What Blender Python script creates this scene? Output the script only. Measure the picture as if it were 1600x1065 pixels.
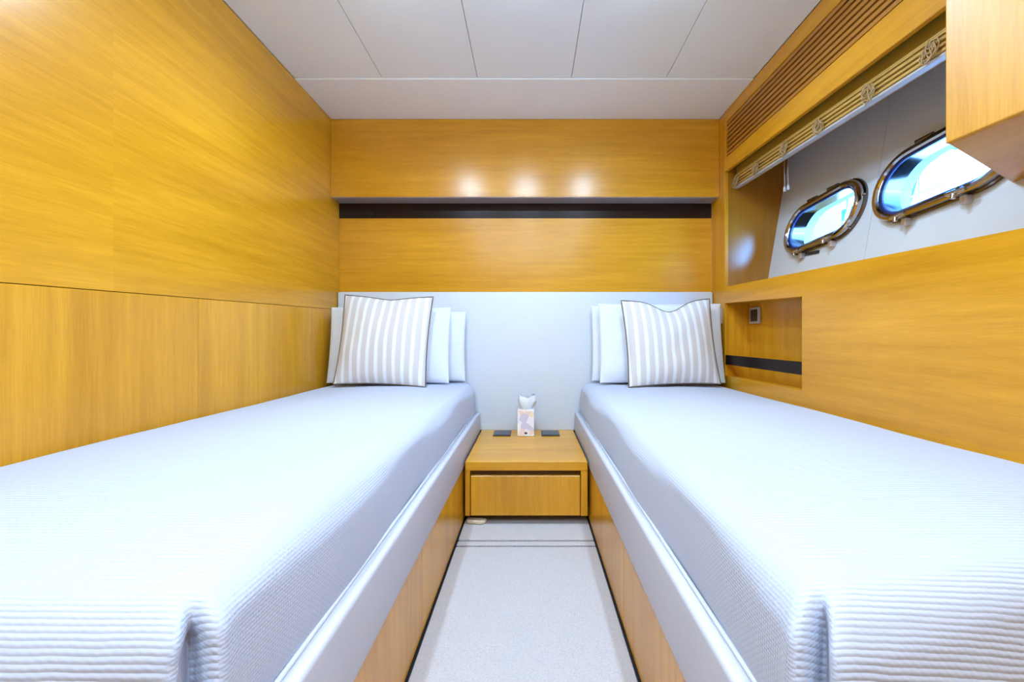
import bpy, bmesh, math, random
from mathutils import Vector, Matrix, noise
from mathutils.geometry import tessellate_polygon

for o in list(bpy.data.objects):
    bpy.data.objects.remove(o, do_unlink=True)
S = bpy.context.scene
C = S.collection
random.seed(7)

# ------------------------------------------------------------------ camera
ZC = 0.765                      # eye height above the cabin floor
F = 650.0                       # focal length in px of the 1600 px frame
cd = bpy.data.cameras.new('camera')
cd.sensor_fit = 'HORIZONTAL'; cd.sensor_width = 36.0
cd.lens = F / 1600 * 36.0
cd.shift_x = -29 / 1600; cd.shift_y = -6.5 / 1600
cd.clip_start = 0.01; cd.clip_end = 500
cam = bpy.data.objects.new('camera', cd)
cam.location = (0, 0, ZC); cam.rotation_euler = (math.pi / 2, 0, 0)
C.objects.link(cam); S.camera = cam

# ------------------------------------------------------------------ world, sun, exposure
w = bpy.data.worlds.new('world'); S.world = w; w.use_nodes = True
nt = w.node_tree; nt.nodes.clear()
sky = nt.nodes.new('ShaderNodeTexSky'); sky.sky_type = 'NISHITA'
sky.sun_disc = False; sky.sun_elevation = math.radians(48); sky.sun_rotation = math.radians(180)
sky.air_density = 1.0; sky.dust_density = 1.2
bg = nt.nodes.new('ShaderNodeBackground'); bg.inputs['Strength'].default_value = 8.0
wo = nt.nodes.new('ShaderNodeOutputWorld')
nt.links.new(sky.outputs[0], bg.inputs[0]); nt.links.new(bg.outputs[0], wo.inputs[0])

sl = bpy.data.lights.new('sun', 'SUN'); sl.energy = 110.0; sl.angle = math.radians(0.6)
sl.color = (1.0, 0.96, 0.9)
sun = bpy.data.objects.new('sun', sl); C.objects.link(sun)
sun.rotation_euler = Vector((0.06, 0.62, -0.78)).to_track_quat('-Z', 'Y').to_euler()

LAMP_W = 11.5                   # watts per ceiling downlight
LAMP_COL = (0.585, 0.775, 1.0)
S.view_settings.view_transform = 'Standard'
S.view_settings.look = 'None'
S.view_settings.gamma = 1.0
S.view_settings.use_curve_mapping = False
S.view_settings.exposure = -0.58

# ------------------------------------------------------------------ helpers
def link(o): C.objects.link(o); return o

def root(name, loc, label=None, cat=None, group=None, kind=None, rot=(0, 0, 0)):
    o = bpy.data.objects.new(name, None); o.empty_display_size = 0.05
    o.location = loc; o.rotation_euler = rot
    link(o); tag(o, label, cat, group, kind)
    return o

def tag(o, label=None, cat=None, group=None, kind=None):
    if label: o['label'] = label
    if cat: o['category'] = cat
    if group: o['group'] = group
    if kind: o['kind'] = kind
    return o

def wloc(o):
    p = Vector((0, 0, 0))
    while o is not None:
        p = p + Vector(o.location); o = o.parent
    return p

def obj(name, bm, mat, parent=None, smooth=False, origin=None, world=True):
    """link a bmesh as one object; vertices given in world space unless world=False"""
    bmesh.ops.recalc_face_normals(bm, faces=bm.faces)
    me = bpy.data.meshes.new(name)
    if world:
        if parent is not None and origin is None:
            off = wloc(parent); loc = Vector((0, 0, 0))
        else:
            if origin is None:
                xs = [v.co for v in bm.verts]
                origin = Vector(((min(v.x for v in xs) + max(v.x for v in xs)) / 2,
                                 (min(v.y for v in xs) + max(v.y for v in xs)) / 2,
                                 min(v.z for v in xs)))
            origin = Vector(origin)
            off = origin
            loc = origin - (wloc(parent) if parent else Vector((0, 0, 0)))
        bmesh.ops.translate(bm, verts=bm.verts, vec=-off)
    else:
        loc = Vector(origin) if origin is not None else Vector((0, 0, 0))
    bm.to_mesh(me); bm.free()
    if smooth:
        for p in me.polygons: p.use_smooth = True
    me.materials.append(mat)
    o = bpy.data.objects.new(name, me); o.location = loc
    if parent is not None: o.parent = parent
    return link(o)

def shade_auto(o, ang=40):
    me = o.data
    bm = bmesh.new(); bm.from_mesh(me)
    for e in bm.edges:
        e.smooth = not (len(e.link_faces) == 2 and e.calc_face_angle(0) > math.radians(ang))
    for f in bm.faces: f.smooth = True
    bm.to_mesh(me); bm.free()
    return o

HEXF = [(0, 3, 2, 1), (4, 5, 6, 7), (0, 1, 5, 4), (1, 2, 6, 5), (2, 3, 7, 6), (3, 0, 4, 7)]

def add_hex(bm, p):
    vs = [bm.verts.new(q) for q in p]
    for f in HEXF: bm.faces.new([vs[i] for i in f])
    return vs

def add_box(bm, x0, x1, y0, y1, z0, z1):
    return add_hex(bm, [(x0, y0, z0), (x1, y0, z0), (x1, y1, z0), (x0, y1, z0),
                        (x0, y0, z1), (x1, y0, z1), (x1, y1, z1), (x0, y1, z1)])

def bev(bm, w, seg=2):
    if w > 0:
        bmesh.ops.bevel(bm, geom=list(bm.edges), offset=w, segments=seg, profile=0.5, affect='EDGES', clamp_overlap=True)
    return bm

def box(x0, x1, y0, y1, z0, z1, b=0.0015, seg=1):
    bm = bmesh.new(); add_box(bm, x0, x1, y0, y1, z0, z1)
    return bev(bm, b, seg)

def ybar(x0, x1, y0, y1, zb, zt, b=0.0015, seg=1):
    """board along Y whose bottom / top heights are functions of y (world z)"""
    bm = bmesh.new()
    add_hex(bm, [(x0, y0, zb(y0)), (x1, y0, zb(y0)), (x1, y1, zb(y1)), (x0, y1, zb(y1)),
                 (x0, y0, zt(y0)), (x1, y0, zt(y0)), (x1, y1, zt(y1)), (x0, y1, zt(y1))])
    return bev(bm, b, seg)

def prism(poly, z0, z1, b=0.0, seg=2):
    bm = bmesh.new()
    lo = [bm.verts.new((x, y, z0)) for x, y in poly]
    hi = [bm.verts.new((x, y, z1)) for x, y in poly]
    n = len(poly)
    bm.faces.new(lo[::-1]); bm.faces.new(hi)
    for i in range(n):
        bm.faces.new((lo[i], lo[(i + 1) % n], hi[(i + 1) % n], hi[i]))
    return bev(bm, b, seg)

def add_tube(bm, pts, r, n=8, closed=False):
    pts = [Vector(p) for p in pts]; m = len(pts); rings = []
    prev = None
    for i, p in enumerate(pts):
        if closed: t = pts[(i + 1) % m] - pts[i - 1]
        else: t = pts[min(i + 1, m - 1)] - pts[max(i - 1, 0)]
        t.normalize()
        if prev is None:
            a = Vector((0, 0, 1)) if abs(t.z) < 0.9 else Vector((1, 0, 0))
            u = t.cross(a).normalized()
        else:
            u = (prev - t * prev.dot(t)).normalized()
        prev = u; v = t.cross(u)
        rr = r[i] if isinstance(r, (list, tuple)) else r
        rings.append([bm.verts.new(p + (u * math.cos(2 * math.pi * k / n) + v * math.sin(2 * math.pi * k / n)) * rr) for k in range(n)])
    for i in range(m if closed else m - 1):
        a, b = rings[i], rings[(i + 1) % m]
        for k in range(n):
            bm.faces.new((a[k], a[(k + 1) % n], b[(k + 1) % n], b[k]))
    if not closed:
        bm.faces.new(rings[0][::-1]); bm.faces.new(rings[-1])
    return bm

def lathe(profile, n=24):
    """profile list of (r, z) round the z axis, local space"""
    bm = bmesh.new(); rings = []
    for r, z in profile:
        rings.append([bm.verts.new((max(r, 1e-4) * math.cos(2 * math.pi * k / n), max(r, 1e-4) * math.sin(2 * math.pi * k / n), z)) for k in range(n)])
    for a, b in zip(rings, rings[1:]):
        for k in range(n): bm.faces.new((a[k], a[(k + 1) % n], b[(k + 1) % n], b[k]))
    bm.faces.new(rings[0][::-1]); bm.faces.new(rings[-1])
    return bm

# ------------------------------------------------------------------ materials
def newmat(name):
    m = bpy.data.materials.new(name); m.use_nodes = True
    return m, m.node_tree, m.node_tree.nodes['Principled BSDF']

def plain(name, col, rough=0.5, metal=0.0, spec=0.5, bump=0.0, bscale=400, var=0.0, sheen=0.0, coat=0.0):
    m, t, p = newmat(name)
    p.inputs['Roughness'].default_value = rough; p.inputs['Metallic'].default_value = metal
    p.inputs['Specular IOR Level'].default_value = spec
    p.inputs['Sheen Weight'].default_value = sheen
    p.inputs['Coat Weight'].default_value = coat
    tc = t.nodes.new('ShaderNodeTexCoord')
    nz = t.nodes.new('ShaderNodeTexNoise'); nz.inputs['Scale'].default_value = 6; nz.inputs['Detail'].default_value = 4
    t.links.new(tc.outputs['Object'], nz.inputs['Vector'])
    mx = t.nodes.new('ShaderNodeMix'); mx.data_type = 'RGBA'
    a = tuple(c * (1 - var) for c in col); b = tuple(min(1, c * (1 + var)) for c in col)
    mx.inputs['A'].default_value = (*a, 1); mx.inputs['B'].default_value = (*b, 1)
    t.links.new(nz.outputs['Fac'], mx.inputs['Factor']); t.links.new(mx.outputs['Result'], p.inputs['Base Color'])
    if bump:
        n2 = t.nodes.new('ShaderNodeTexNoise'); n2.inputs['Scale'].default_value = bscale; n2.inputs['Detail'].default_value = 3
        t.links.new(tc.outputs['Object'], n2.inputs['Vector'])
        bp = t.nodes.new('ShaderNodeBump'); bp.inputs['Strength'].default_value = bump; bp.inputs['Distance'].default_value = 0.002
        t.links.new(n2.outputs['Fac'], bp.inputs['Height']); t.links.new(bp.outputs['Normal'], p.inputs['Normal'])
    return m

def wood(name, axis, lo=(0.50, 0.212, 0.005), hi=(0.78, 0.375, 0.019), rough=0.25, seed=0.0, contrast=1.0, spec=0.5):
    """satin lacquered oak veneer, grain along axis"""
    m, t, p = newmat(name); L = t.links.new
    tc = t.nodes.new('ShaderNodeTexCoord')
    oi = t.nodes.new('ShaderNodeObjectInfo')
    add = t.nodes.new('ShaderNodeVectorMath'); add.operation = 'ADD'
    mul = t.nodes.new('ShaderNodeVectorMath'); mul.operation = 'SCALE'
    comb = t.nodes.new('ShaderNodeCombineXYZ')
    for i in range(3): L(oi.outputs['Random'], comb.inputs[i])
    L(comb.outputs[0], mul.inputs[0]); mul.inputs['Scale'].default_value = 7.3 + seed
    L(tc.outputs['Object'], add.inputs[0]); L(mul.outputs[0], add.inputs[1])
    def noise_(along, across, detail, dist=0.0):
        mp = t.nodes.new('ShaderNodeMapping')
        sc = [across] * 3; sc['XYZ'.index(axis)] = along
        mp.inputs['Scale'].default_value = sc
        L(add.outputs[0], mp.inputs['Vector'])
        n = t.nodes.new('ShaderNodeTexNoise'); n.inputs['Scale'].default_value = 1.0
        n.inputs['Detail'].default_value = detail; n.inputs['Distortion'].default_value = dist
        L(mp.outputs[0], n.inputs['Vector']); return n.outputs['Fac']
    broad = noise_(0.9, 7.0, 3, 0.6)        # leaf-wide tone
    grain = noise_(2.2, 55.0, 5, 0.3)       # year rings
    pore = noise_(14.0, 420.0, 2)           # open pores
    def rng(sock, a, b, c, d):
        mr = t.nodes.new('ShaderNodeMapRange'); mr.inputs[1].default_value = a; mr.inputs[2].default_value = b
        mr.inputs[3].default_value = c; mr.inputs[4].default_value = d; L(sock, mr.inputs[0]); return mr.outputs[0]
    def mth(op, a, b):
        n = t.nodes.new('ShaderNodeMath'); n.operation = op
        for k, v in enumerate((a, b)):
            if isinstance(v, (int, float)): n.inputs[k].default_value = v
            else: L(v, n.inputs[k])
        return n.outputs[0]
    s = mth('ADD', rng(broad, 0.3, 0.7, 0.05, 0.50 * contrast), rng(grain, 0.3, 0.7, 0.0, 0.30 * contrast))
    s = mth('ADD', s, rng(pore, 0.35, 0.65, 0.0, 0.22 * contrast))
    cr = t.nodes.new('ShaderNodeValToRGB')
    cr.color_ramp.elements[0].position = 0.12; cr.color_ramp.elements[0].color = (*lo, 1)
    cr.color_ramp.elements[1].position = 0.95; cr.color_ramp.elements[1].color = (*hi, 1)
    L(s, cr.inputs['Fac']); L(cr.outputs['Color'], p.inputs['Base Color'])
    p.inputs['Roughness'].default_value = rough
    p.inputs['Specular IOR Level'].default_value = spec
    bp = t.nodes.new('ShaderNodeBump'); bp.inputs['Strength'].default_value = 0.06; bp.inputs['Distance'].default_value = 0.001
    L(pore, bp.inputs['Height']); L(bp.outputs['Normal'], p.inputs['Normal'])
    return m

W_X = wood('oak_grain_x', 'X'); W_Y = wood('oak_grain_y', 'Y'); W_Z = wood('oak_grain_z', 'Z')
W_CAB = wood('oak_cabinet', 'Z', rough=0.42)
W_SMALL = wood('oak_slat', 'Y', (0.36, 0.145, 0.015), (0.47, 0.205, 0.028), 0.35)
SHADOWOAK = wood('shadow_gap_oak', 'X', (0.10, 0.045, 0.008), (0.16, 0.075, 0.014), 0.6)  # oak darkened to paint the shade in the gap above the drawer
WENGE = wood('dark_wenge', 'X', (0.010, 0.005, 0.004), (0.030, 0.014, 0.009), 0.3, spec=0.15)
WENGE_Y = wood('dark_wenge_y', 'Y', (0.008, 0.005, 0.005), (0.022, 0.012, 0.010), 0.3, spec=0.15)
WALNUT = wood('recess_brown_veneer', 'Z', (0.30, 0.13, 0.010), (0.44, 0.20, 0.02), 0.22)
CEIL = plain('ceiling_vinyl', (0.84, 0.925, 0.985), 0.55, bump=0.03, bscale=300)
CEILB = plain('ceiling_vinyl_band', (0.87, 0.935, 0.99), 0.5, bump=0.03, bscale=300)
LEATHER = plain('white_leather', (0.64, 0.70, 0.78), 0.42, bump=0.12, bscale=350, var=0.01)
RAIL_L = plain('grey_white_leather', (0.53, 0.54, 0.62), 0.45, bump=0.12, bscale=350, var=0.015)
PILLOW = plain('white_cotton', (0.74, 0.79, 0.87), 0.9, bump=0.15, bscale=900, sheen=0.1)
PIPING = plain('brown_piping', (0.16, 0.125, 0.10), 0.8)
HULL = plain('hull_liner_vinyl', (0.63, 0.70, 0.79), 0.5, bump=0.05, bscale=300)
GAPM = plain('dark_gap', (0.012, 0.010, 0.010), 0.8)
CHROME = plain('polished_steel', (0.50, 0.47, 0.47), 0.10, 1.0)
CHROME_D = plain('dark_polished_steel', (0.16, 0.14, 0.14), 0.14, 1.0)
RUBBER = plain('blue_black_gasket', (0.02, 0.035, 0.16), 0.35)
ALU = plain('brushed_aluminium', (0.62, 0.60, 0.66), 0.35, 0.6)
GREYPL = plain('grey_plastic', (0.48, 0.46, 0.45), 0.4)
BLACKPL = plain('black_plastic', (0.02, 0.022, 0.028), 0.3)
SOCKET = plain('slate_plastic', (0.055, 0.065, 0.08), 0.35)
BEIGEPL = plain('beige_plastic', (0.62, 0.52, 0.36), 0.5)
BAMBOO = wood('bamboo_slat', 'Y', (0.40, 0.23, 0.05), (0.62, 0.40, 0.11), 0.45)
OLIVE = wood('blind_head_board', 'Y', (0.34, 0.21, 0.02), (0.46, 0.29, 0.035), 0.45)
CORD = plain('tan_cord', (0.40, 0.27, 0.13), 0.85)
WCORD = plain('grey_cord', (0.55, 0.53, 0.52), 0.7)
GRILL_BACK = plain('grille_void', (0.018, 0.007, 0.004), 0.8)
BOATW = plain('boat_gelcoat', (0.82, 0.84, 0.86), 0.25)
BOATG = plain('boat_window_glass', (0.02, 0.06, 0.12), 0.05)
QUAY = plain('pale_concrete', (0.78, 0.78, 0.78), 0.9, var=0.08)
CANV = plain('blue_canvas', (0.05, 0.20, 0.45), 0.8)

def bedspread_mat():
    m, t, p = newmat('white_matelasse_cotton'); L = t.links.new
    p.inputs['Base Color'].default_value = (0.475, 0.525, 0.66, 1); p.inputs['Roughness'].default_value = 0.9
    p.inputs['Sheen Weight'].default_value = 0.15
    tc = t.nodes.new('ShaderNodeTexCoord'); sp = t.nodes.new('ShaderNodeSeparateXYZ'); L(tc.outputs['Object'], sp.inputs[0])
    def mth(op, a, b=0.0):
        n = t.nodes.new('ShaderNodeMath'); n.operation = op
        for k, v in enumerate((a, b)):
            if isinstance(v, (int, float)): n.inputs[k].default_value = v
            else: L(v, n.inputs[k])
        return n.outputs[0]
    # ribs run across the bed: s = y + z follows the cloth from the top over the foot end
    s = mth('ADD', sp.outputs['Y'], sp.outputs['Z'])
    nz = t.nodes.new('ShaderNodeTexNoise'); nz.inputs['Scale'].default_value = 22; nz.inputs['Detail'].default_value = 2
    L(tc.outputs['Object'], nz.inputs['Vector'])
    s2 = mth('ADD', s, mth('MULTIPLY', mth('SUBTRACT', nz.outputs['Fac'], 0.5), 0.004))
    rib = mth('SINE', mth('MULTIPLY', s2, 2 * math.pi / 0.0078))
    rib = mth('MULTIPLY', mth('ADD', rib, 1.0), 0.5)
    rib = mth('POWER', rib, 0.6)
    # zigzag cells in every second band
    q = mth('SINE', mth('MULTIPLY', mth('ADD', sp.outputs['X'], mth('MULTIPLY', s, 0.5)), 2 * math.pi / 0.011))
    band = mth('SINE', mth('MULTIPLY', s, 2 * math.pi / 0.0156))
    cell = mth('MULTIPLY', mth('MULTIPLY', q, band), 0.16)
    ge = t.nodes.new('ShaderNodeNewGeometry'); gs = t.nodes.new('ShaderNodeSeparateXYZ'); L(ge.outputs['True Normal'], gs.inputs[0])
    ax = mth('ABSOLUTE', gs.outputs['X'])
    mrs = t.nodes.new('ShaderNodeMapRange'); mrs.inputs[1].default_value = 0.15; mrs.inputs[2].default_value = 0.8
    mrs.inputs[3].default_value = 1.0; mrs.inputs[4].default_value = 0.10; L(ax, mrs.inputs[0])
    s3 = mth('SUBTRACT', sp.outputs['Y'], sp.outputs['Z'])
    w1 = mth('MULTIPLY', mth('SINE', mth('MULTIPLY', s, 2 * math.pi / 0.0085)), mth('SINE', mth('MULTIPLY', s3, 2 * math.pi / 0.0085)))
    weave = mth('MULTIPLY', w1, mth('MULTIPLY', mth('SUBTRACT', 1.0, mrs.outputs[0]), 0.28))
    h = mth('ADD', mth('MULTIPLY', mth('ADD', rib, cell), mrs.outputs[0]), weave)
    bp = t.nodes.new('ShaderNodeBump'); bp.inputs['Strength'].default_value = 0.5; bp.inputs['Distance'].default_value = 0.0022
    L(h, bp.inputs['Height']); L(bp.outputs['Normal'], p.inputs['Normal'])
    return m
SPREAD = bedspread_mat()

def stripe_mat():
    m, t, p = newmat('beige_striped_linen'); L = t.links.new
    tc = t.nodes.new('ShaderNodeTexCoord'); sp = t.nodes.new('ShaderNodeSeparateXYZ'); L(tc.outputs['Object'], sp.inputs[0])
    nz = t.nodes.new('ShaderNodeTexNoise'); nz.inputs['Scale'].default_value = 5; L(tc.outputs['Object'], nz.inputs['Vector'])
    def mth(op, a, b=0.0):
        n = t.nodes.new('ShaderNodeMath'); n.operation = op
        for k, v in enumerate((a, b)):
            if isinstance(v, (int, float)): n.inputs[k].default_value = v
            else: L(v, n.inputs[k])
        return n.outputs[0]
    x = mth('ADD', sp.outputs['X'], mth('MULTIPLY', mth('SUBTRACT', nz.outputs['Fac'], 0.5), 0.012))
    f = mth('SINE', mth('MULTIPLY', x, 2 * math.pi / 0.0415))
    mr = t.nodes.new('ShaderNodeMapRange'); mr.inputs[1].default_value = -0.55; mr.inputs[2].default_value = -0.15; L(f, mr.inputs[0])
    mx = t.nodes.new('ShaderNodeMix'); mx.data_type = 'RGBA'
    mx.inputs['A'].default_value = (0.80, 0.83, 0.88, 1); mx.inputs['B'].default_value = (0.62, 0.60, 0.60, 1)
    L(mr.outputs[0], mx.inputs['Factor']); L(mx.outputs['Result'], p.inputs['Base Color'])
    p.inputs['Roughness'].default_value = 0.9
    n2 = t.nodes.new('ShaderNodeTexNoise'); n2.inputs['Scale'].default_value = 700; L(tc.outputs['Object'], n2.inputs['Vector'])
    bp = t.nodes.new('ShaderNodeBump'); bp.inputs['Strength'].default_value = 0.2; bp.inputs['Distance'].default_value = 0.001
    L(n2.outputs['Fac'], bp.inputs['Height']); L(bp.outputs['Normal'], p.inputs['Normal'])
    return m
STRIPE = stripe_mat()

def carpet_mat():
    m, t, p = newmat('loop_carpet'); L = t.links.new
    tc = t.nodes.new('ShaderNodeTexCoord')
    mp = t.nodes.new('ShaderNodeMapping'); mp.inputs['Rotation'].default_value = (0, 0, 0.5); mp.inputs['Scale'].default_value = (330, 520, 150)
    L(tc.outputs['Object'], mp.inputs['Vector'])
    v = t.nodes.new('ShaderNodeTexVoronoi'); v.inputs['Scale'].default_value = 1.0; L(mp.outputs[0], v.inputs['Vector'])
    cr = t.nodes.new('ShaderNodeValToRGB')
    cr.color_ramp.elements[0].position = 0.1; cr.color_ramp.elements[0].color = (0.60, 0.565, 0.575, 1)
    cr.color_ramp.elements[1].position = 0.75; cr.color_ramp.elements[1].color = (0.48, 0.445, 0.45, 1)
    L(v.outputs['Distance'], cr.inputs['Fac']); L(cr.outputs['Color'], p.inputs['Base Color'])
    p.inputs['Roughness'].default_value = 0.95
    bp = t.nodes.new('ShaderNodeBump'); bp.inputs['Strength'].default_value = 0.5; bp.inputs['Distance'].default_value = 0.003; bp.invert = True
    L(v.outputs['Distance'], bp.inputs['Height']); L(bp.outputs['Normal'], p.inputs['Normal'])
    return m
CARPET = carpet_mat()

def glass_mat():
    m = bpy.data.materials.new('tinted_port_glass'); m.use_nodes = True; t = m.node_tree; t.nodes.clear()
    tr = t.nodes.new('ShaderNodeBsdfTransparent'); tr.inputs[0].default_value = (0.17, 0.50, 1.0, 1)
    gl = t.nodes.new('ShaderNodeBsdfGlossy'); gl.inputs['Roughness'].default_value = 0.02
    lw = t.nodes.new('ShaderNodeLayerWeight'); lw.inputs[0].default_value = 0.5
    fr = t.nodes.new('ShaderNodeMath'); fr.operation = 'POWER'; fr.inputs[1].default_value = 5.0
    t.links.new(lw.outputs['Facing'], fr.inputs[0])
    mx = t.nodes.new('ShaderNodeMixShader'); o = t.nodes.new('ShaderNodeOutputMaterial')
    t.links.new(fr.outputs[0], mx.inputs[0]); t.links.new(tr.outputs[0], mx.inputs[1]); t.links.new(gl.outputs[0], mx.inputs[2])
    t.links.new(mx.outputs[0], o.inputs[0]); return m
GLASS = glass_mat()

def emit_mat(name, col, s):
    m, t, p = newmat(name)
    p.inputs['Base Color'].default_value = (*col, 1); p.inputs['Emission Color'].default_value = (*col, 1)
    p.inputs['Emission Strength'].default_value = s
    return m
LENS = emit_mat('lit_lamp_lens', (0.55, 0.82, 1.0), 330.0)

def tissue_print():
    m, t, p = newmat('pastel_print_card'); L = t.links.new
    tc = t.nodes.new('ShaderNodeTexCoord')
    v = t.nodes.new('ShaderNodeTexVoronoi'); v.inputs['Scale'].default_value = 28; L(tc.outputs['Object'], v.inputs['Vector'])
    cr = t.nodes.new('ShaderNodeValToRGB'); r = cr.color_ramp; r.interpolation = 'CONSTANT'
    r.elements[0].position = 0.0; r.elements[0].color = (0.80, 0.80, 0.88, 1)
    r.elements[1].position = 0.28; r.elements[1].color = (0.82, 0.64, 0.58, 1)
    for pos, c in ((0.45, (0.88, 0.88, 0.86, 1)), (0.62, (0.62, 0.58, 0.75, 1)), (0.78, (0.85, 0.74, 0.55, 1)), (0.88, (0.88, 0.87, 0.9, 1))):
        e = r.elements.new(pos); e.color = c
    sp = t.nodes.new('ShaderNodeSeparateColor'); L(v.outputs['Color'], sp.inputs[0])
    L(sp.outputs[0], cr.inputs['Fac']); L(cr.outputs['Color'], p.inputs['Base Color']); p.inputs['Roughness'].default_value = 0.5
    return m
PRINT = tissue_print()

# ------------------------------------------------------------------ dimensions
XL, XR = -1.058, 1.0            # cabin side walls
YB = 2.30                       # head wall
YF = -1.30                      # wall behind the camera
ZT = ZC + 1.157                 # ceiling
def zr(z): return ZC + z        # height relative to the eye -> world
K = lambda z: (lambda y: z)
seamL = lambda y: zr(0.150 - (YB - y) * 0.0282)
sill = lambda y: zr(0.239 + 0.028 * (y - 1.5))
beamB = lambda y: zr(0.820 + 0.044 * (y - 1.5))
gr0 = lambda y: zr(0.909 + 0.014 * (y - 1.5))
gr1 = lambda y: zr(1.086 + 0.018 * (y - 1.5))

# ------------------------------------------------------------------ floor
fl = root('floor', (0, 0, 0), kind='structure')
obj('subfloor', box(XL - 0.05, XR + 0.05, YF, YB + 0.02, -0.06, -0.012, 0), GAPM, fl)
for (y0, y1, x0, x1) in ((YF + 0.01, 1.517, -0.2725, 0.2385), (1.529, 1.558, -0.2725, 0.2385), (1.571, 1.86, -0.2725, 0.2385)):
    obj('carpet_panel', box(x0, x1, y0, y1, -0.012, 0.0, 0.002), CARPET, fl)

# ------------------------------------------------------------------ ceiling
ce = root('ceiling', (0, 0, ZT), kind='structure')
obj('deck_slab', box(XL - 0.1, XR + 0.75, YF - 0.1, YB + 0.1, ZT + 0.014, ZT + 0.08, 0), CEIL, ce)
edges = [XL, -0.664, -0.238, 0.183, 0.607, XR]
for a, b in zip(edges, edges[1:]):
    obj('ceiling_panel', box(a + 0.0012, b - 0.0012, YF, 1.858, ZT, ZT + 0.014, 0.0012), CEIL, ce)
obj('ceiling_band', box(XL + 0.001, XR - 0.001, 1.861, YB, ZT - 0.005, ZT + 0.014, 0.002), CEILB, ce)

# ------------------------------------------------------------------ left wall
wl = root('wall_left', (XL, 0, 0), kind='structure')
obj('backing', box(XL - 0.05, XL - 0.014, YF - 0.05, YB + 0.06, -0.05, ZT + 0.02, 0), GAPM, wl)
for y0, y1 in ((YF, -0.15), (-0.15, 1.055), (1.055, YB)):
    obj('upper_panel', ybar(XL - 0.014, XL, y0, y1, lambda y: seamL(y) + 0.001, K(ZT - 0.001), 0.0), W_Y, wl)
for y0, y1 in ((YF, -0.5), (-0.5, 0.41), (0.41, 1.325), (1.325, YB)):
    obj('lower_panel', ybar(XL - 0.014, XL, y0 + 0.0004, y1 - 0.0004, K(0.0), lambda y: seamL(y) - 0.001, 0.0008), W_Z, wl)

# ------------------------------------------------------------------ head wall
wb = root('wall_back', (0, YB, 0), kind='structure')
obj('backing', box(XL - 0.05, XR + 0.05, YB + 0.014, YB + 0.06, -0.05, ZT + 0.02, 0), GAPM, wb)
obj('panel', box(XL, XR, YB, YB + 0.014, 0.0, zr(0.655), 0.001), W_X, wb)
obj('dark_strip', box(XL, XR, YB + 0.004, YB + 0.014, zr(0.656), zr(0.745), 0.0005), WENGE, wb)

oc = root('overhead_cabinet', (0, YB, zr(0.738)), 'long honey oak overhead box with a pale underside, across the head wall', 'cabinet')
obj('front_panel', box(XL + 0.001, XR - 0.001, 2.200, 2.216, zr(0.740), ZT - 0.006, 0.0015), W_X, oc)
obj('underside', box(XL + 0.001, XR - 0.001, 2.203, YB + 0.003, zr(0.738), zr(0.752), 0.001), ALU, oc)

# ------------------------------------------------------------------ wall behind the camera
wf = root('wall_front', (0, YF, 0), kind='structure')
for i in range(4):
    a = XL + (XR - XL) * i / 4; b = XL + (XR - XL) * (i + 1) / 4
    obj('panel', box(a + 0.001, b - 0.001, YF - 0.02, YF, -0.01, ZT + 0.016, 0.0), W_Z, wf)

# ------------------------------------------------------------------ right wall with window recess and niche
YN0, YN1 = 1.533, 2.140         # niche
YR1 = 2.140                     # far end of window recess
YR0 = 0.62                      # near end of window recess
wr = root('wall_right', (XR, 0, 0), kind='structure')
T = 0.018
nicheT = lambda y: zr(0.1486 + 0.04 * (y - 1.533))
nicheB = K(zr(-0.198))
obj('end_post', box(XR, XR + T, YR1, YB, 0, ZT - 0.006, 0.0012), W_Z, wr)
def ring_panel():               # one sheet of veneer with the niche opening cut into it
    bm = bmesh.new()
    def hexy(y0, y1, zb, zt):
        add_hex(bm, [(XR, y0, zb(y0)), (XR + T, y0, zb(y0)), (XR + T, y1, zb(y1)), (XR, y1, zb(y1)),
                     (XR, y0, zt(y0)), (XR + T, y0, zt(y0)), (XR + T, y1, zt(y1)), (XR, y1, zt(y1))])
    hexy(YF, YN0, K(0), sill); hexy(YN0, YN1, nicheT, sill); hexy(YN0, YN1, K(0), nicheB)
    return bm
obj('lower_panel', ring_panel(), W_Y, wr)
obj('niche_back', box(XR + 0.125, XR + 0.14, YN0 - 0.01, YN1 + 0.01, zr(-0.22), zr(0.19), 0), W_Z, wr)
obj('niche_shelf', box(XR + T, XR + 0.126, YN0, YN1, zr(-0.215), zr(-0.198), 0.0005), W_Y, wr)
obj('niche_ceiling', ybar(XR + T, XR + 0.126, YN0, YN1, nicheT, lambda y: nicheT(y) + 0.015, 0.0005), W_Y, wr)
obj('niche_end', box(XR + T, XR + 0.126, YN1, YN1 + 0.012, zr(-0.215), zr(0.19), 0), W_Z, wr)
obj('niche_end', box(XR + T, XR + 0.126, YN0 - 0.012, YN0, zr(-0.215), zr(0.17), 0), W_Z, wr)
# upper beam: strip below grille, strip above
obj('beam_lower_strip', ybar(XR, XR + T, YR0, YR1, beamB, gr0, 0.0015), W_Y, wr)
obj('beam_upper_strip', ybar(XR, XR + T, YR0, YR1, gr1, K(ZT - 0.001), 0.0015), W_Y, wr)
obj('beam_end', ybar(XR, XR + T, 2.124, YR1, gr0, gr1, 0.0005), W_Y, wr)
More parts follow.
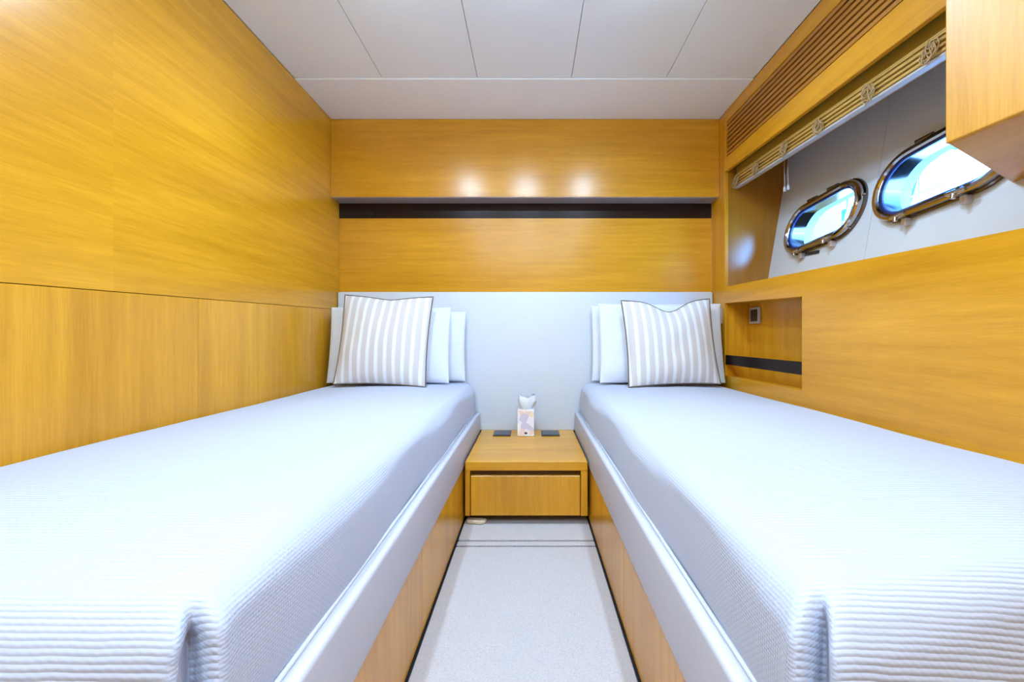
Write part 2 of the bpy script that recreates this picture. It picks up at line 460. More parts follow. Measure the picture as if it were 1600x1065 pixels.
# recess boards
obj('sill_board', ybar(XR + T, XR + 0.42, YR0, YR1, lambda y: sill(y) - 0.02, sill, 0.0005), W_Y, wr)
obj('soffit_board', ybar(XR + T, XR + 0.60, YR0, YR1, K(zr(0.93)), K(zr(0.95)), 0), W_Y, wr)
obj('recess_end_panel', box(XR + T, XR + 0.60, YR1, YR1 + 0.014, zr(0.20), zr(0.95), 0), WALNUT, wr)
obj('recess_near_panel', box(XR + T, XR + 0.60, YR0 - 0.014, YR0, zr(0.18), zr(0.95), 0), W_Z, wr)
obj('backing', box(XR + 0.62, XR + 0.66, YF - 0.02, YB + 0.06, -0.05, zr(0.26), 0), GAPM, wr)
obj('backing', box(XR + 0.03, XR + 0.70, YF - 0.02, YB + 0.06, zr(0.955), ZT + 0.02, 0), GAPM, wr)
obj('upper_panel_near', box(XR, XR + T, YF, YR0, sill(YR0) - 0.02, ZT - 0.001, 0.001), W_Y, wr)

# hull liner: slanted panels pierced by the two portholes
def hp(y, z, d=0.0):            # point on the liner; d = distance outboard of its face
    return Vector((1.256 + 0.17 * (z - 0.5) + d, y, zr(z)))
PORTS = [(1.782, 0.500, 0.112, 0.118), (1.262, 0.515, 0.112, 0.125)]   # cy, cz, half straight, outer radius
TILT = -0.07
def stadium(cy, cz, hs, r, n=20):
    pts = []
    for k in range(n + 1):
        a = -math.pi / 2 + math.pi * k / n
        pts.append((hs + r * math.cos(a), r * math.sin(a)))
    for k in range(n + 1):
        a = math.pi / 2 + math.pi * k / n
        pts.append((-hs + r * math.cos(a), r * math.sin(a)))
    return [(cy + u, cz + v + TILT * u) for u, v in pts]

def hull_panel(name, y0, y1, z0, z1, holes, mat, th=0.09):
    bm = bmesh.new()
    loops = [[(y0, z0), (y1, z0), (y1, z1), (y0, z1)]] + holes
    tri = tessellate_polygon([[Vector((a, b, 0)) for a, b in l] for l in loops])
    flat = [p for l in loops for p in l]
    fr = [bm.verts.new(hp(a, b, 0)) for a, b in flat]; bk = [bm.verts.new(hp(a, b, th)) for a, b in flat]
    for t in tri:
        try:
            bm.faces.new([fr[i] for i in t]); bm.faces.new([bk[i] for i in reversed(t)])
        except ValueError: pass
    k = 0
    for l in loops:
        n = len(l)
        for i in range(n):
            a, b = k + i, k + (i + 1) % n
            bm.faces.new((fr[a], fr[b], bk[b], bk[a]))
        k += n
    return obj(name, bm, mat, wr)
hole = [stadium(cy, cz, hs, r - 0.028) for cy, cz, hs, r in PORTS]
hull_panel('hull_liner_panel', 1.5215, 2.145, 0.20, 0.96, [hole[0]], HULL)
hull_panel('hull_liner_panel', 1.005, 1.5200, 0.20, 0.96, [hole[1]], HULL)
hull_panel('hull_wood_panel', YR0, 1.0035, 0.20, 0.96, [], W_Z)

# ------------------------------------------------------------------ portholes
def ring_loft(bm, sections):
    """sections: list of loops (lists of Vector) of equal length, lofted and closed round"""
    rs = [[bm.verts.new(p) for p in s] for s in sections]
    n = len(rs[0]); m = len(rs)
    for i in range(m):
        a, b = rs[i], rs[(i + 1) % m]
        for k in range(n):
            bm.faces.new((a[k], a[(k + 1) % n], b[(k + 1) % n], b[k]))
    return bm

def porthole(idx, cy, cz, hs, r):
    base = hp(cy, cz - r)
    w_ = root('window_%d' % idx, base, kind='structure')
    def loop(rr, d): return [hp(a, b, d) for a, b in stadium(cy, cz, hs, rr)]
    bm = bmesh.new()
    ring_loft(bm, [loop(r, 0.001), loop(r, -0.008), loop(r - 0.004, -0.012), loop(r - 0.026, -0.012), loop(r - 0.030, -0.008), loop(r - 0.030, 0.05), loop(r - 0.027, 0.05), loop(r - 0.027, 0.001)])
    fl_ = shade_auto(obj('flange', bm, CHROME_D, w_))
    bm = bmesh.new()
    ri = r - 0.006
    ring_loft(bm, [loop(ri, -0.013), loop(ri, -0.028), loop(ri - 0.005, -0.034), loop(ri - 0.017, -0.034), loop(ri - 0.023, -0.028), loop(ri - 0.023, -0.013)])
    hr_ = shade_auto(obj('hinged_ring', bm, CHROME, w_))
    bm = bmesh.new()
    ring_loft(bm, [loop(r - 0.0295, -0.020), loop(r - 0.0295, -0.014), loop(r - 0.037, -0.014), loop(r - 0.037, -0.020)])
    shade_auto(obj('gasket', bm, RUBBER, hr_))
    bm = bmesh.new()
    lp = [hp(a, b, -0.016) for a, b in stadium(cy, cz, hs, r - 0.034)]
    bm.faces.new([bm.verts.new(p) for p in lp])
    obj('pane', bm, GLASS, hr_)
    # two screw-down dogs on the lower edge
    for s in (-1, 1):
        u = s * (hs * 0.82)
        yy = cy + u; zz = cz - r + 0.008 + TILT * u
        p = hp(yy, zz, -0.034)
        bm = bmesh.new()
        add_tube(bm, [p + Vector((0.02, 0, 0.012)), p + Vector((-0.004, 0, 0.010)), p + Vector((-0.016, 0, -0.002)), p + Vector((-0.018, 0, -0.016))], [0.008, 0.009, 0.007, 0.006], 10)
        add_tube(bm, [p + Vector((-0.010, -0.026, 0.004)), p + Vector((-0.014, 0, 0.0)), p + Vector((-0.010, 0.026, 0.004))], [0.006, 0.0095, 0.006], 10)
        dc_ = shade_auto(obj('dog_clamp', bm, CHROME, w_))
        bm = bmesh.new()
        add_box(bm, p.x + 0.008, p.x + 0.032, yy - 0.009, yy + 0.009, p.z - 0.030, p.z - 0.006)
        obj('clamp_lug', bev(bm, 0.003, 2), ALU, dc_)
    # hinge along the top edge
    for s in (-1, 1):
        u = s * hs * 0.55
        p0 = hp(cy + u - 0.028, cz + r - 0.004 + TILT * u, -0.024); p1 = hp(cy + u + 0.028, cz + r - 0.004 + TILT * u, -0.024)
        bm = bmesh.new(); add_tube(bm, [p0, p1], 0.008, 10)
        shade_auto(obj('hinge', bm, CHROME_D, w_))
    # flange screws
    st = stadium(cy, cz, hs, r - 0.003)
    for k in range(2, len(st), 7):
        a, b = st[k]
        bm = bmesh.new(); q = hp(a, b, -0.0145)
        add_tube(bm, [q + Vector((0.004, 0, 0)), q, q + Vector((-0.002, 0, 0))], [0.004, 0.004, 0.002], 8)
        obj('screw', bm, CHROME, fl_, smooth=True)
    return w_
for i, a in enumerate(PORTS): porthole(i + 1, *a)

bm = bmesh.new()
pl = [hp(1.865, 0.362, 0.0), hp(1.775, 0.356, 0.0)]
add_hex(bm, [hp(1.775, 0.356, 0.001), hp(1.865, 0.362, 0.001), hp(1.865, 0.362, -0.004), hp(1.775, 0.356, -0.004),
             hp(1.775, 0.370, 0.001), hp(1.865, 0.376, 0.001), hp(1.865, 0.376, -0.004), hp(1.775, 0.370, -0.004)])
tag(obj('name_plate', bm, BLACKPL), 'thin black plate on the white hull liner, just below the far porthole', 'plate')

# ------------------------------------------------------------------ vent grille
vg = root('vent_grille', (XR, 1.4, gr0(1.4)), 'long louvred oak vent grille in the beam above the window recess', 'vent')
obj('backing', ybar(XR + 0.02, XR + 0.03, 0.66, 2.130, lambda y: gr0(y) - 0.01, lambda y: gr1(y) + 0.01, 0), GRILL_BACK, vg)
NS = 8
for k in range(NS):
    f0 = (k + 0.16) / NS; f1 = (k + 0.78) / NS
    a = lambda y, f=f0: gr0(y) + (gr1(y) - gr0(y)) * f
    b = lambda y, f=f1: gr0(y) + (gr1(y) - gr0(y)) * f
    obj('slat', ybar(XR + 0.001, XR + 0.017, 0.68, 2.124, a, b, 0.0), W_SMALL, vg)

# ------------------------------------------------------------------ bamboo blind
tl = lambda y: 0.044 * (y - 1.5)
BY0, BY1 = 0.66, 2.125
rb = root('bamboo_blind', (1.06, 1.4, zr(0.73)), 'bamboo slat blind drawn up into a bundle above the portholes', 'blind')
obj('head_board', ybar(1.050, 1.062, BY0, BY1, lambda y: zr(0.803 + tl(y)), lambda y: zr(0.93), 0.001), OLIVE, rb)
obj('head_track', ybar(1.062, 1.085, BY0, BY1, lambda y: zr(0.786 + tl(y)), lambda y: zr(0.93), 0.001), BLACKPL, rb)
for k in range(8):
    z = 0.737 + 0.0076 * k; dx = (0.0, 0.006, 0.001, 0.008, 0.002, 0.007, 0.003, 0.006)[k]
    bm = ybar(1.034 + dx, 1.080, BY0 + 0.004, BY1 - 0.004, lambda y, z=z: zr(z + tl(y)), lambda y, z=z: zr(z + 0.0055 + tl(y)), 0.002, 2)
    obj('slat', bm, BAMBOO, rb)
obj('bottom_rail', ybar(1.038, 1.060, BY0 + 0.002, BY1 - 0.002, lambda y: zr(0.727 + tl(y)), lambda y: zr(0.736 + tl(y)), 0.002), GREYPL, rb)
for y in (2.085, 1.90, 1.69, 1.487, 1.266, 1.073):
    bm = bmesh.new(); rnd = random.Random(int(y * 1000))
    for j in range(6):
        z0 = zr(0.792 + tl(y) - 0.004 * j); yy = y + rnd.uniform(-0.012, 0.012); wd = rnd.uniform(0.010, 0.026)
        pts = []
        for q in range(9):
            a = 2 * math.pi * q / 8
            pts.append((1.030 - 0.006 * rnd.random(), yy + wd * math.sin(a), z0 - 0.030 + 0.022 * math.cos(a) * rnd.uniform(0.6, 1.1)))
        add_tube(bm, pts, 0.0016, 5)
    obj('cord_loops', bm, CORD, rb, smooth=True)
for y in (1.80, 1.775):
    bm = bmesh.new(); zz = zr(0.735 + tl(y)); x = 1.098
    add_tube(bm, [(x, y, zz + 0.03), (x, y, zz - 0.04), (x + 0.001, y, zz - 0.100)], 0.0012, 6)
    add_tube(bm, [(x + 0.001, y, zz - 0.096), (x + 0.001, y, zz - 0.104), (x + 0.001, y, zz - 0.116), (x + 0.001, y, zz - 0.120)], [0.002, 0.005, 0.006, 0.003], 8)
    obj('pull_cord', bm, WCORD, rb, smooth=True)

# ------------------------------------------------------------------ wall cabinet at the right edge
wc = root('wall_cabinet', (1.0, 0.7, zr(0.399)), 'oak wall cabinet with angled end, hanging before the near porthole', 'cabinet')
A = (0.850, 0.853); B = (1.240, 1.068); Cc = (1.240, 0.20); D = (0.925, 0.20)
obj('carcass', prism([(A[0] + 0.010, A[1] - 0.004), B, Cc, (D[0] + 0.010, D[1])], zr(0.401), ZT - 0.004, 0.0), W_CAB, wc)
obj('bottom_board', prism([(A[0] + 0.004, A[1] - 0.001), (B[0], B[1] + 0.002), Cc, (D[0] + 0.004, D[1])], zr(0.399) - 0.002, zr(0.401), 0.0), W_Y, wc)
obj('door', prism([A, (A[0] + 0.016, A[1] + 0.004), (D[0] + 0.016, D[1]), D], zr(0.399) - 0.004, ZT - 0.004, 0.003, 3), W_CAB, wc)

# ------------------------------------------------------------------ headboard
bm = box(XL + 0.002, XR - 0.002, 2.272, YB - 0.0005, zr(-0.515), zr(0.246), 0.010, 4)
tag(obj('headboard', bm, LEATHER, smooth=False), 'wide white leather headboard spanning both beds', 'headboard'); shade_auto(bpy.data.objects['headboard'], 30)

# ------------------------------------------------------------------ beds
def bed(x_in, x_out, lab, side):
    s = -1 if side == 'L' else 1
    r_ = root('bed', ((x_in + x_out) / 2, 1.3, 0), lab, 'bed', 'twin berths')
    a, b = (x_out + 0.001, x_in) if s < 0 else (x_in, x_out - 0.001)
    # platform
    obj('platform', box(min(x_in + s * 0.03, x_out - s * 0.002), max(x_in + s * 0.03, x_out - s * 0.002), 0.42, 2.27, 0.225, 0.30, 0.002), W_Y, r_)
    seam = 1.066 if s < 0 else 1.09
    fx0, fx1 = sorted((x_in + s * 0.004, x_in + s * 0.020))
    for y0, y1 in ((0.40, seam), (seam, 2.27)):
        obj('base_panel', box(fx0, fx1, y0 + 0.0012, y1 - 0.0012, 0.004, 0.224, 0.001), W_Z, r_)
    px0, px1 = sorted((x_in + s * 0.022, x_out - s * 0.002))
    obj('foot_panel', box(px0, px1, 0.42, 0.436, 0.004, 0.224, 0.001), W_Z, r_)
    # leather rail with rounded top
    bm = bmesh.new(); x0, x1 = sorted((x_in, x_in + s * 0.028))
    add_box(bm, x0, x1, 0.33, 2.268, 0.224, zr(-0.408))
    bev(bm, 0.009, 4)
    sr_ = shade_auto(obj('side_rail', bm, RAIL_L, r_), 35)
    # piping seam along the top of the rail
    bm = bmesh.new(); xx = x_in + s * 0.024
    add_tube(bm, [(xx, 0.335, zr(-0.406)), (xx, 1.2, zr(-0.406)), (xx, 2.265, zr(-0.406))], 0.0035, 8)
    obj('rail_piping', bm, LEATHER, sr_, smooth=True)
    return r_
bed(-0.274, XL, 'left twin bed with grey-white leather side rail and oak base', 'L')
bed(0.240, XR, 'right twin bed with grey-white leather side rail and oak base', 'R')

def bedspread(xa, xw, y0, y1, lab, skew, seed):
    """cloth shell: xa aisle edge, xw wall edge"""
    x0, x1 = min(xa, xw), max(xa, xw)
    W = x1 - x0; H = y1 - y0; rc = 0.045; zt = zr(-0.236); zb = 0.306
    aisle_right = xa > xw
    def perim(ins):
        r = max(rc - ins * 0.5, 0.004)
        ins = min(ins, W / 2 - 0.002)
        X0, X1, Y0, Y1 = x0 + ins, x1 - ins, y0 + ins, y1 - ins
        r = min(r, (X1 - X0) / 2 - 1e-4)
        pts = []
        cs = [(X1 - r, Y0 + r, -90), (X1 - r, Y1 - r, 0), (X0 + r, Y1 - r, 90), (X0 + r, Y0 + r, 180)]
        NC = 24; cnt = [130, 64, 130, 64]
        for ci, (cx, cy, a0) in enumerate(cs):
            for k in range(NC):
                a = math.radians(a0 + 90 * k / NC)
                pts.append((cx + r * math.cos(a), cy + r * math.sin(a), ci, k / NC))
            nx, ny, na = cs[(ci + 1) % 4]
            e0 = (cx + r * math.cos(math.radians(a0 + 90)), cy + r * math.sin(math.radians(a0 + 90)))
            e1 = (nx + r * math.cos(math.radians(na)), ny + r * math.sin(math.radians(na)))
            for k in range(cnt[ci]):
                f = k / cnt[ci]
                pts.append((e0[0] + (e1[0] - e0[0]) * f, e0[1] + (e1[1] - e0[1]) * f, ci, 2))
        return pts
    prof = []
    R = 0.055
    for ins in (0.30, 0.25, 0.21, 0.16, 0.12, 0.09, 0.07): prof.append((ins, zt))
    for k in range(0, 9):
        a = math.radians(90 * k / 8)
        prof.append((R - R * math.sin(a), zt - R + R * math.cos(a)))
    for f in (0.15, 0.3, 0.45, 0.6, 0.75, 0.9, 1.0):
        prof.append((0.004 * math.sin(f * 3.1) * -1 + 0.010 * f * f, zt - R + (zb - zt + R) * f))
    bm = bmesh.new(); rings = []
    corner_ci = 0 if aisle_right else 3
    cpt = (x1, y0) if aisle_right else (x0, y0)
    for ins, z in prof:
        ring = []
        for (x, y, ci, f) in perim(ins):
            n1 = noise.noise(Vector((x * 3.1 + seed, y * 2.3, z * 4))) * 0.004 + noise.noise(Vector((x * 9 + seed, y * 7, z * 9))) * 0.0012
            edge = 1 - min(1, max(0, (ins - 0.05) / 0.25))
            zz = z + n1 * (1 if ins > 0.02 else 0.3) - 0.010 * edge * (1 if ins > 0 else 1)
            # softer, lower edge at the foot
            t = max(0, 1 - (y - y0) / 0.30); zz -= 0.010 * t * t
            yy = y
            xx = x
            # tucked corner: a crease running down from the foot / aisle corner
            d = math.hypot(x - cpt[0], y - cpt[1])
            depth = max(0, min(1, (zt - 0.002 - z) / 0.045))
            if ci == corner_ci or d < 0.15:
                side = (y - cpt[1]) - abs(x - cpt[0])
                g = math.exp(-((side - 0.004) / 0.011) ** 2) * math.exp(-(d / 0.085) ** 2)
                cx = (x0 + x1) / 2
                dirx = -1 if x > cx else 1
                xx += dirx * 0.036 * g * depth; yy += 0.036 * g * depth
                g2 = math.exp(-((side - 0.032) / 0.016) ** 2) * math.exp(-(d / 0.11) ** 2)
                xx -= dirx * 0.006 * g2 * depth
            # gentle waviness of the hanging sides
            if ins <= 0.02 and z < zt - 0.04:
                if abs(x - xa) < 0.06: xx += 0.004 * math.sin(y * 9 + seed) * (1 if aisle_right else -1)
                if y < y0 + 0.06: yy -= 0.004 * math.sin(x * 11 + seed)
            yy += skew * abs(x - xa) * max(0, 1 - (y - y0) / H)
            ring.append(bm.verts.new((xx, yy, zz)))
        rings.append(ring)
    n = len(rings[0])
    for a, b in zip(rings, rings[1:]):
        for k in range(n):
            bm.faces.new((a[k], a[(k + 1) % n], b[(k + 1) % n], b[k]))
    r0 = rings[0]
    # counts per ring: corner 24, side 130, corner 24, head 64, corner 24, side 130, corner 24, foot 64
    for k in range(129): bm.faces.new((r0[24 + k], r0[25 + k], r0[394 - k], r0[395 - k]))
    bm.faces.new(r0[395:484] + r0[0:25]); bm.faces.new(r0[153:267])
    o = obj('bedspread', bm, SPREAD, smooth=True)
    tag(o, lab, 'bedspread', 'white ribbed bedspreads')
    return o
bedspread(-0.300, XL + 0.003, 0.372, 2.266, 'white ribbed cotton bedspread tucked over the left bed', 0.0, 1.3)
bedspread(0.266, XR - 0.003, 0.385, 2.266, 'white ribbed cotton bedspread tucked over the right bed', 0.20, 4.7)

# ------------------------------------------------------------------ nightstand
ns = root('nightstand', (-0.017, 1.9, 0.02), 'low oak nightstand with one drawer, built between the beds', 'nightstand')
zt = zr(-0.5075); YNS = 1.690
obj('top', box(-0.266, 0.232, YNS, 2.270, zt - 0.036, zt, 0.002, 2), W_X, ns)
for a, b in ((-0.266, -0.247), (0.205, 0.232)):
    obj('side_panel', box(a, b, YNS + 0.002, 2.268, 0.037, zt - 0.036, 0.001), W_Z, ns)
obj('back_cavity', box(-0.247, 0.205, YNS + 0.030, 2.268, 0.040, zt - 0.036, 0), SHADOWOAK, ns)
obj('drawer_front', box(-0.244, 0.202, YNS + 0.004, YNS + 0.024, 0.037, zr(-0.566), 0.0015), W_Z, ns)
obj('toe_kick', box(-0.262, 0.228, 1.864, 1.88, 0.0, 0.040, 0), WENGE, ns)

bm = bmesh.new()
pts = [(-0.262, 1.700), (-0.205, 1.690), (-0.185, 1.700), (-0.180, 1.716), (-0.200, 1.728), (-0.262, 1.730)]
bm.free(); bm = prism(pts, 0.0015, 0.016, 0.004, 2)
tag(obj('plastic_tab', bm, BEIGEPL), "small beige plastic tab on the carpet under the nightstand's left corner", 'tab')

def socket(x0, x1, lab):
    r_ = root('pop_up_socket', ((x0 + x1) / 2, 2.18, zt), lab, 'socket', 'flush sockets on the nightstand')
    fr_ = obj('frame', box(x0, x1, 2.124, 2.236, zt + 0.0003, zt + 0.005, 0.0015), BLACKPL, r_)
    obj('lid', box(x0 + 0.005, x1 - 0.005, 2.131, 2.230, zt + 0.005, zt + 0.007, 0.001), SOCKET, fr_)
socket(-0.193, -0.102, 'flat dark socket plate left of the tissue box on the nightstand')
socket(0.056, 0.150, 'flat dark socket plate right of the tissue box on the nightstand')

tb = root('tissue_box', (-0.024, 2.160, zt), 'small cube tissue box with pastel print on the nightstand', 'tissue box')
ct_ = obj('carton', box(-0.067, 0.019, 2.117, 2.203, zt + 0.0005, zt + 0.132, 0.003, 2), PRINT, tb)
bm = bmesh.new()   # dark oval mark on the front of the carton
vs = [bm.verts.new((-0.024 + 0.008 * math.cos(a), 2.1162, zt + 0.018 + 0.005 * math.sin(a))) for a in [2 * math.pi * k / 16 for k in range(16)]]
f = bm.faces.new(vs); g = bmesh.ops.extrude_face_region(bm, geom=[f]); bmesh.ops.translate(bm, verts=[v for v in g['geom'] if isinstance(v, bmesh.types.BMVert)], vec=(0, 0.0008, 0))
obj('printed_mark', bm, BLACKPL, ct_)
bm = bmesh.new(); rings = []
for j in range(9):
    f = j / 8; ring = []
    for k in range(24):
        a = 2 * math.pi * k / 24
        rr = (0.018 + 0.022 * math.sin(f * 2.4)) * (1 + 0.22 * math.sin(3 * a + 2 * f) + 0.12 * math.sin(7 * a - 3 * f))
        ring.append(bm.verts.new((-0.024 + rr * 1.15 * math.cos(a), 2.160 + rr * 0.55 * math.sin(a), zt + 0.130 + 0.072 * f + 0.010 * f * math.sin(2 * a + 1))))
    rings.append(ring)
for a, b in zip(rings, rings[1:]):
    for k in range(24): bm.faces.new((a[k], a[(k + 1) % 24], b[(k + 1) % 24], b[k]))
obj('tissue', bm, PILLOW, tb, smooth=True)

# ------------------------------------------------------------------ pillows and cushions
def pillow_bm(W, H, Tk, nu=36, nv=30, ear=0.05, chop=0.0, seed=0.0, wr_=0.004, p=2.4, q=0.55):
    bm = bmesh.new(); grids = []
    def outline(u, v):
        x = u * W / 2 * (1 - ear * (1 - v * v)); y = v * H / 2 * (1 - ear * (1 - u * u))
        if chop: y -= chop * math.exp(-((u - 0.05) / 0.38) ** 2) * max(0, v) ** 2
        return x, y
    for sgn in (1, -1):
        g = []
        for j in range(nv + 1):
            row = []
            for i in range(nu + 1):
                # denser towards the seams
                u = math.sin((i / nu - 0.5) * math.pi); v = math.sin((j / nv - 0.5) * math.pi)
                x, y = outline(u, v)
                t = (max(0, 1 - abs(u) ** p) * max(0, 1 - abs(v) ** p)) ** q
                nz = noise.noise(Vector((x * 11 + seed, y * 11, sgn * 3))) * wr_ * (0.3 + t) * (1 if t > 0 else 0)
                th = Tk / 2 * t + nz * min(1, t * 3)
                if chop: th *= 1 - 0.25 * math.exp(-(u / 0.35) ** 2) * max(0, v)
                row.append(bm.verts.new((x, -sgn * th, y)))
            g.append(row)
        grids.append(g)
    for g in grids:
        for j in range(nv):
            for i in range(nu):
                bm.faces.new((g[j][i], g[j][i + 1], g[j + 1][i + 1], g[j + 1][i]))
    bmesh.ops.remove_doubles(bm, verts=bm.verts, dist=1e-5)
    return bm, outline

def lean(W, H, x, ybot, z, tilt, yaw, roll=0.0):
    """location of the centre of an upright pillow whose lower edge is at (x, ybot, z)"""
    R = Matrix.Rotation(yaw, 4, 'Z') @ Matrix.Rotation(-tilt, 4, 'X') @ Matrix.Rotation(roll, 4, 'Y')
    c = Vector((x, ybot, z)) + R @ Vector((0, 0, H / 2))
    return c, R

ZBED = zr(-0.236)
def pillow(x, ybot, W, H, Tk, tilt, yaw, seed, lab):
    bm, _ = pillow_bm(W, H, Tk, ear=0.02, seed=seed, wr_=0.010, p=3.0, q=0.5)
    c, R = lean(W, H, x, ybot, ZBED + 0.002, tilt, yaw)
    o = obj('pillow', bm, PILLOW, smooth=True, world=False)
    o.matrix_world = Matrix.Translation(c) @ R
    tag(o, lab, 'pillow', 'white bed pillows'); return o

def cushion(x, ybot, W, H, Tk, tilt, yaw, roll, chop, seed, lab):
    bm, out = pillow_bm(W, H, Tk, ear=0.045, chop=chop, seed=seed, wr_=0.006, p=2.2, q=0.62)
    c, R = lean(W, H, x, ybot, ZBED + 0.004, tilt, yaw, roll)
    r_ = root('striped_cushion', (0, 0, 0), lab, 'cushion', 'striped scatter cushions')
    obj('cover', bm, STRIPE, r_, smooth=True, world=False)
    pts = []
    N = 40
    for k in range(N): pts.append((-1 + 2 * k / N, -1))
    for k in range(N): pts.append((1, -1 + 2 * k / N))
    for k in range(N): pts.append((1 - 2 * k / N, 1))
    for k in range(N): pts.append((-1, 1 - 2 * k / N))
    bm = bmesh.new()
    add_tube(bm, [(out(u, v)[0] * 1.004, 0, out(u, v)[1] * 1.004) for u, v in pts], 0.0034, 6, closed=True)
    obj('piping', bm, PIPING, r_, smooth=True, world=False)
    r_.matrix_world = Matrix.Translation(c) @ R
    return r_

pillow(-0.675, 2.203, 0.66, 0.37, 0.085, math.radians(4), 0, 2.0, 'white pillow standing against the headboard, rear one on the left bed')
pillow(-0.722, 2.103, 0.62, 0.39, 0.085, math.radians(8), 0, 5.0, 'white pillow directly behind the striped cushion on the left bed')
cushion(-0.722, 1.985, 0.445, 0.445, 0.12, math.radians(12), math.radians(-2), math.radians(1.5), 0.012, 8.0, 'beige striped square cushion with brown piping on the left bed')
pillow(0.652, 2.203, 0.655, 0.40, 0.085, math.radians(4), 0, 3.0, 'white pillow standing against the headboard, rear one on the right bed')
pillow(0.668, 2.103, 0.635, 0.41, 0.085, math.radians(8), 0, 6.0, 'white pillow directly behind the striped cushion on the right bed')
cushion(0.690, 1.985, 0.45, 0.425, 0.12, math.radians(12), math.radians(4), math.radians(-1.5), 0.055, 11.0, 'beige striped square cushion with dented top on the right bed')

# ------------------------------------------------------------------ small fittings on the right wall
bm = ybar(XR + 0.002, XR + 0.014, YN0 + 0.001, YN1 - 0.001, K(zr(-0.141)), K(zr(-0.093)), 0.001)
tag(obj('fiddle_rail', bm, WENGE_Y), 'dark wood rail across the open wall niche beside the right bed', 'rail')

def switch(name, x, y0, y1, z0, z1, lab):
    r_ = root(name, (x, (y0 + y1) / 2, z0), lab, 'switch')
    pl_ = obj('plate', box(x - 0.010, x - 0.0004, y0, y1, z0, z1, 0.004, 3), GREYPL, r_)
    obj('rocker', box(x - 0.014, x - 0.009, y0 + 0.018, y1 - 0.018, z0 + 0.012, z1 - 0.012, 0.002, 2), BLACKPL, pl_)
    return r_
switch('light_switch', XR + 0.125, 2.028, 2.122, zr(0.065), zr(0.148), 'grey framed black light switch inside the wall niche')
switch('light_switch', XR, 2.165, 2.255, zr(0.068), zr(0.150), 'grey light switch on the corner post, half hidden by the pillow')

# ------------------------------------------------------------------ ceiling downlights
def downlight(x, y, lab, grp):
    r_ = root('ceiling_downlight', (x, y, ZT), lab, 'downlight', grp)
    bm = lathe([(0.030, 0.0), (0.050, 0.0), (0.050, -0.004), (0.044, -0.009), (0.032, -0.009), (0.030, -0.004)], 32)
    obj('trim_ring', bm, CHROME, r_, smooth=True, world=False)
    bm = lathe([(0.0295, -0.001), (0.0290, -0.014), (0.026, -0.021), (0.019, -0.027), (0.010, -0.0295), (0.0, -0.030)], 24)
    obj('lens', bm, LENS, r_, smooth=True, world=False)
    ld = bpy.data.lights.new('bulb', 'AREA'); ld.shape = 'DISK'; ld.size = 0.06; ld.energy = LAMP_W; ld.color = LAMP_COL
    ld.spread = math.radians(165)
    lo = bpy.data.objects.new('bulb', ld); lo.parent = r_; lo.location = (0, 0, -0.033); link(lo)
G = 'round ceiling downlights'
for yy, row in ((1.24, 'far row over the pillows'), (-0.14, 'added middle fill row behind the camera'), (-0.82, 'added near fill row behind the camera')):  # middle and near rows are lamps added as unseen fill light
    for xx, wd in ((-0.455, 'left'), (-0.035, 'middle'), (0.395, 'right')):
        downlight(xx, yy, 'round chrome ceiling downlight, %s lamp of the %s' % (wd, row), G)

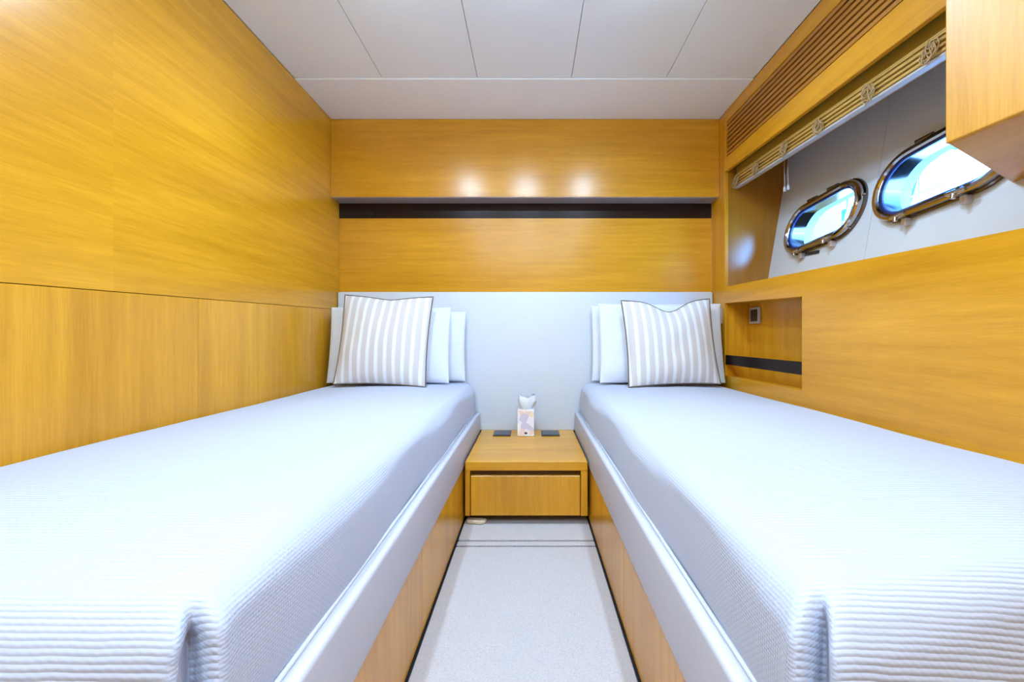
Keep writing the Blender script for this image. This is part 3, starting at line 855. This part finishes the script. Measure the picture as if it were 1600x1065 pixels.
# ------------------------------------------------------------------ outside: quay and a moored motor boat
qy = obj('quay', box(1.9, 40, -25, 40, -1.3, -0.35, 0), QUAY); tag(qy, kind='structure')
def boat(x, y0, y1, lab):
    H = lambda z: (z + 0.9) * 1.45 - 0.9
    r_ = root('motor_boat', (x, (y0 + y1) / 2, -0.9), lab, 'boat')
    bm = bmesh.new()
    add_hex(bm, [(x + 0.4, y0, -0.9), (x + 3.6, y0, -0.9), (x + 3.6, y1, -0.9), (x + 0.4, y1, -0.9), (x, y0 - 0.4, H(1.5)), (x + 4, y0 - 0.4, H(1.5)), (x + 4, y1 + 0.8, H(1.5)), (x, y1 + 0.8, H(1.5))])
    obj('hull', bev(bm, 0.08, 3), BOATW, r_)
    bm = bmesh.new()
    add_hex(bm, [(x + 0.5, y0 + 1, H(1.5)), (x + 3.5, y0 + 1, H(1.5)), (x + 3.5, y1 - 1.5, H(1.5)), (x + 0.5, y1 - 1.5, H(1.5)), (x + 0.9, y0 + 2, H(2.5)), (x + 3.1, y0 + 2, H(2.5)), (x + 3.1, y1 - 3, H(2.5)), (x + 0.9, y1 - 3, H(2.5))])
    obj('deckhouse', bev(bm, 0.08, 3), BOATW, r_)
    for k in range(4):
        a = y0 + 2.3 + k * (y1 - y0 - 5.6) / 4; b = a + (y1 - y0 - 5.6) / 4 - 0.15
        bm = bmesh.new()
        add_hex(bm, [(x + 0.60, a, H(1.78)), (x + 0.72, a, H(1.78)), (x + 0.72, b, H(1.78)), (x + 0.60, b, H(1.78)), (x + 0.76, a, H(2.2)), (x + 0.90, a, H(2.2)), (x + 0.90, b, H(2.2)), (x + 0.76, b, H(2.2))])
        obj('window', bm, BOATG, r_)
    obj('canopy', box(x + 0.8, x + 3.2, y0 + 2, y1 - 5, H(3.0), H(3.0) + 0.08, 0.02), CANV, r_)
    for yy in (y0 + 2.2, y1 - 5.2):
        for xx in (x + 0.95, x + 3.05):
            bm = bmesh.new(); add_tube(bm, [(xx, yy, H(2.45)), (xx, yy, H(3.0))], 0.03, 8); obj('canopy_post', bm, CHROME, r_, smooth=True)
    for zz in (1.85, 2.15):
        bm = bmesh.new(); add_tube(bm, [(x + 0.1, y0, H(zz)), (x + 0.1, y1, H(zz))], 0.02, 8); obj('rail', bm, CHROME, r_, smooth=True)
    for k in range(9):
        yy = y0 + (y1 - y0) * k / 8
        bm = bmesh.new(); add_tube(bm, [(x + 0.1, yy, H(1.45)), (x + 0.1, yy, H(2.15))], 0.018, 8); obj('stanchion', bm, CHROME, r_, smooth=True)
boat(6.2, 5.2, 17.5, 'white motor boat with blue canopy, seen through the portholes')
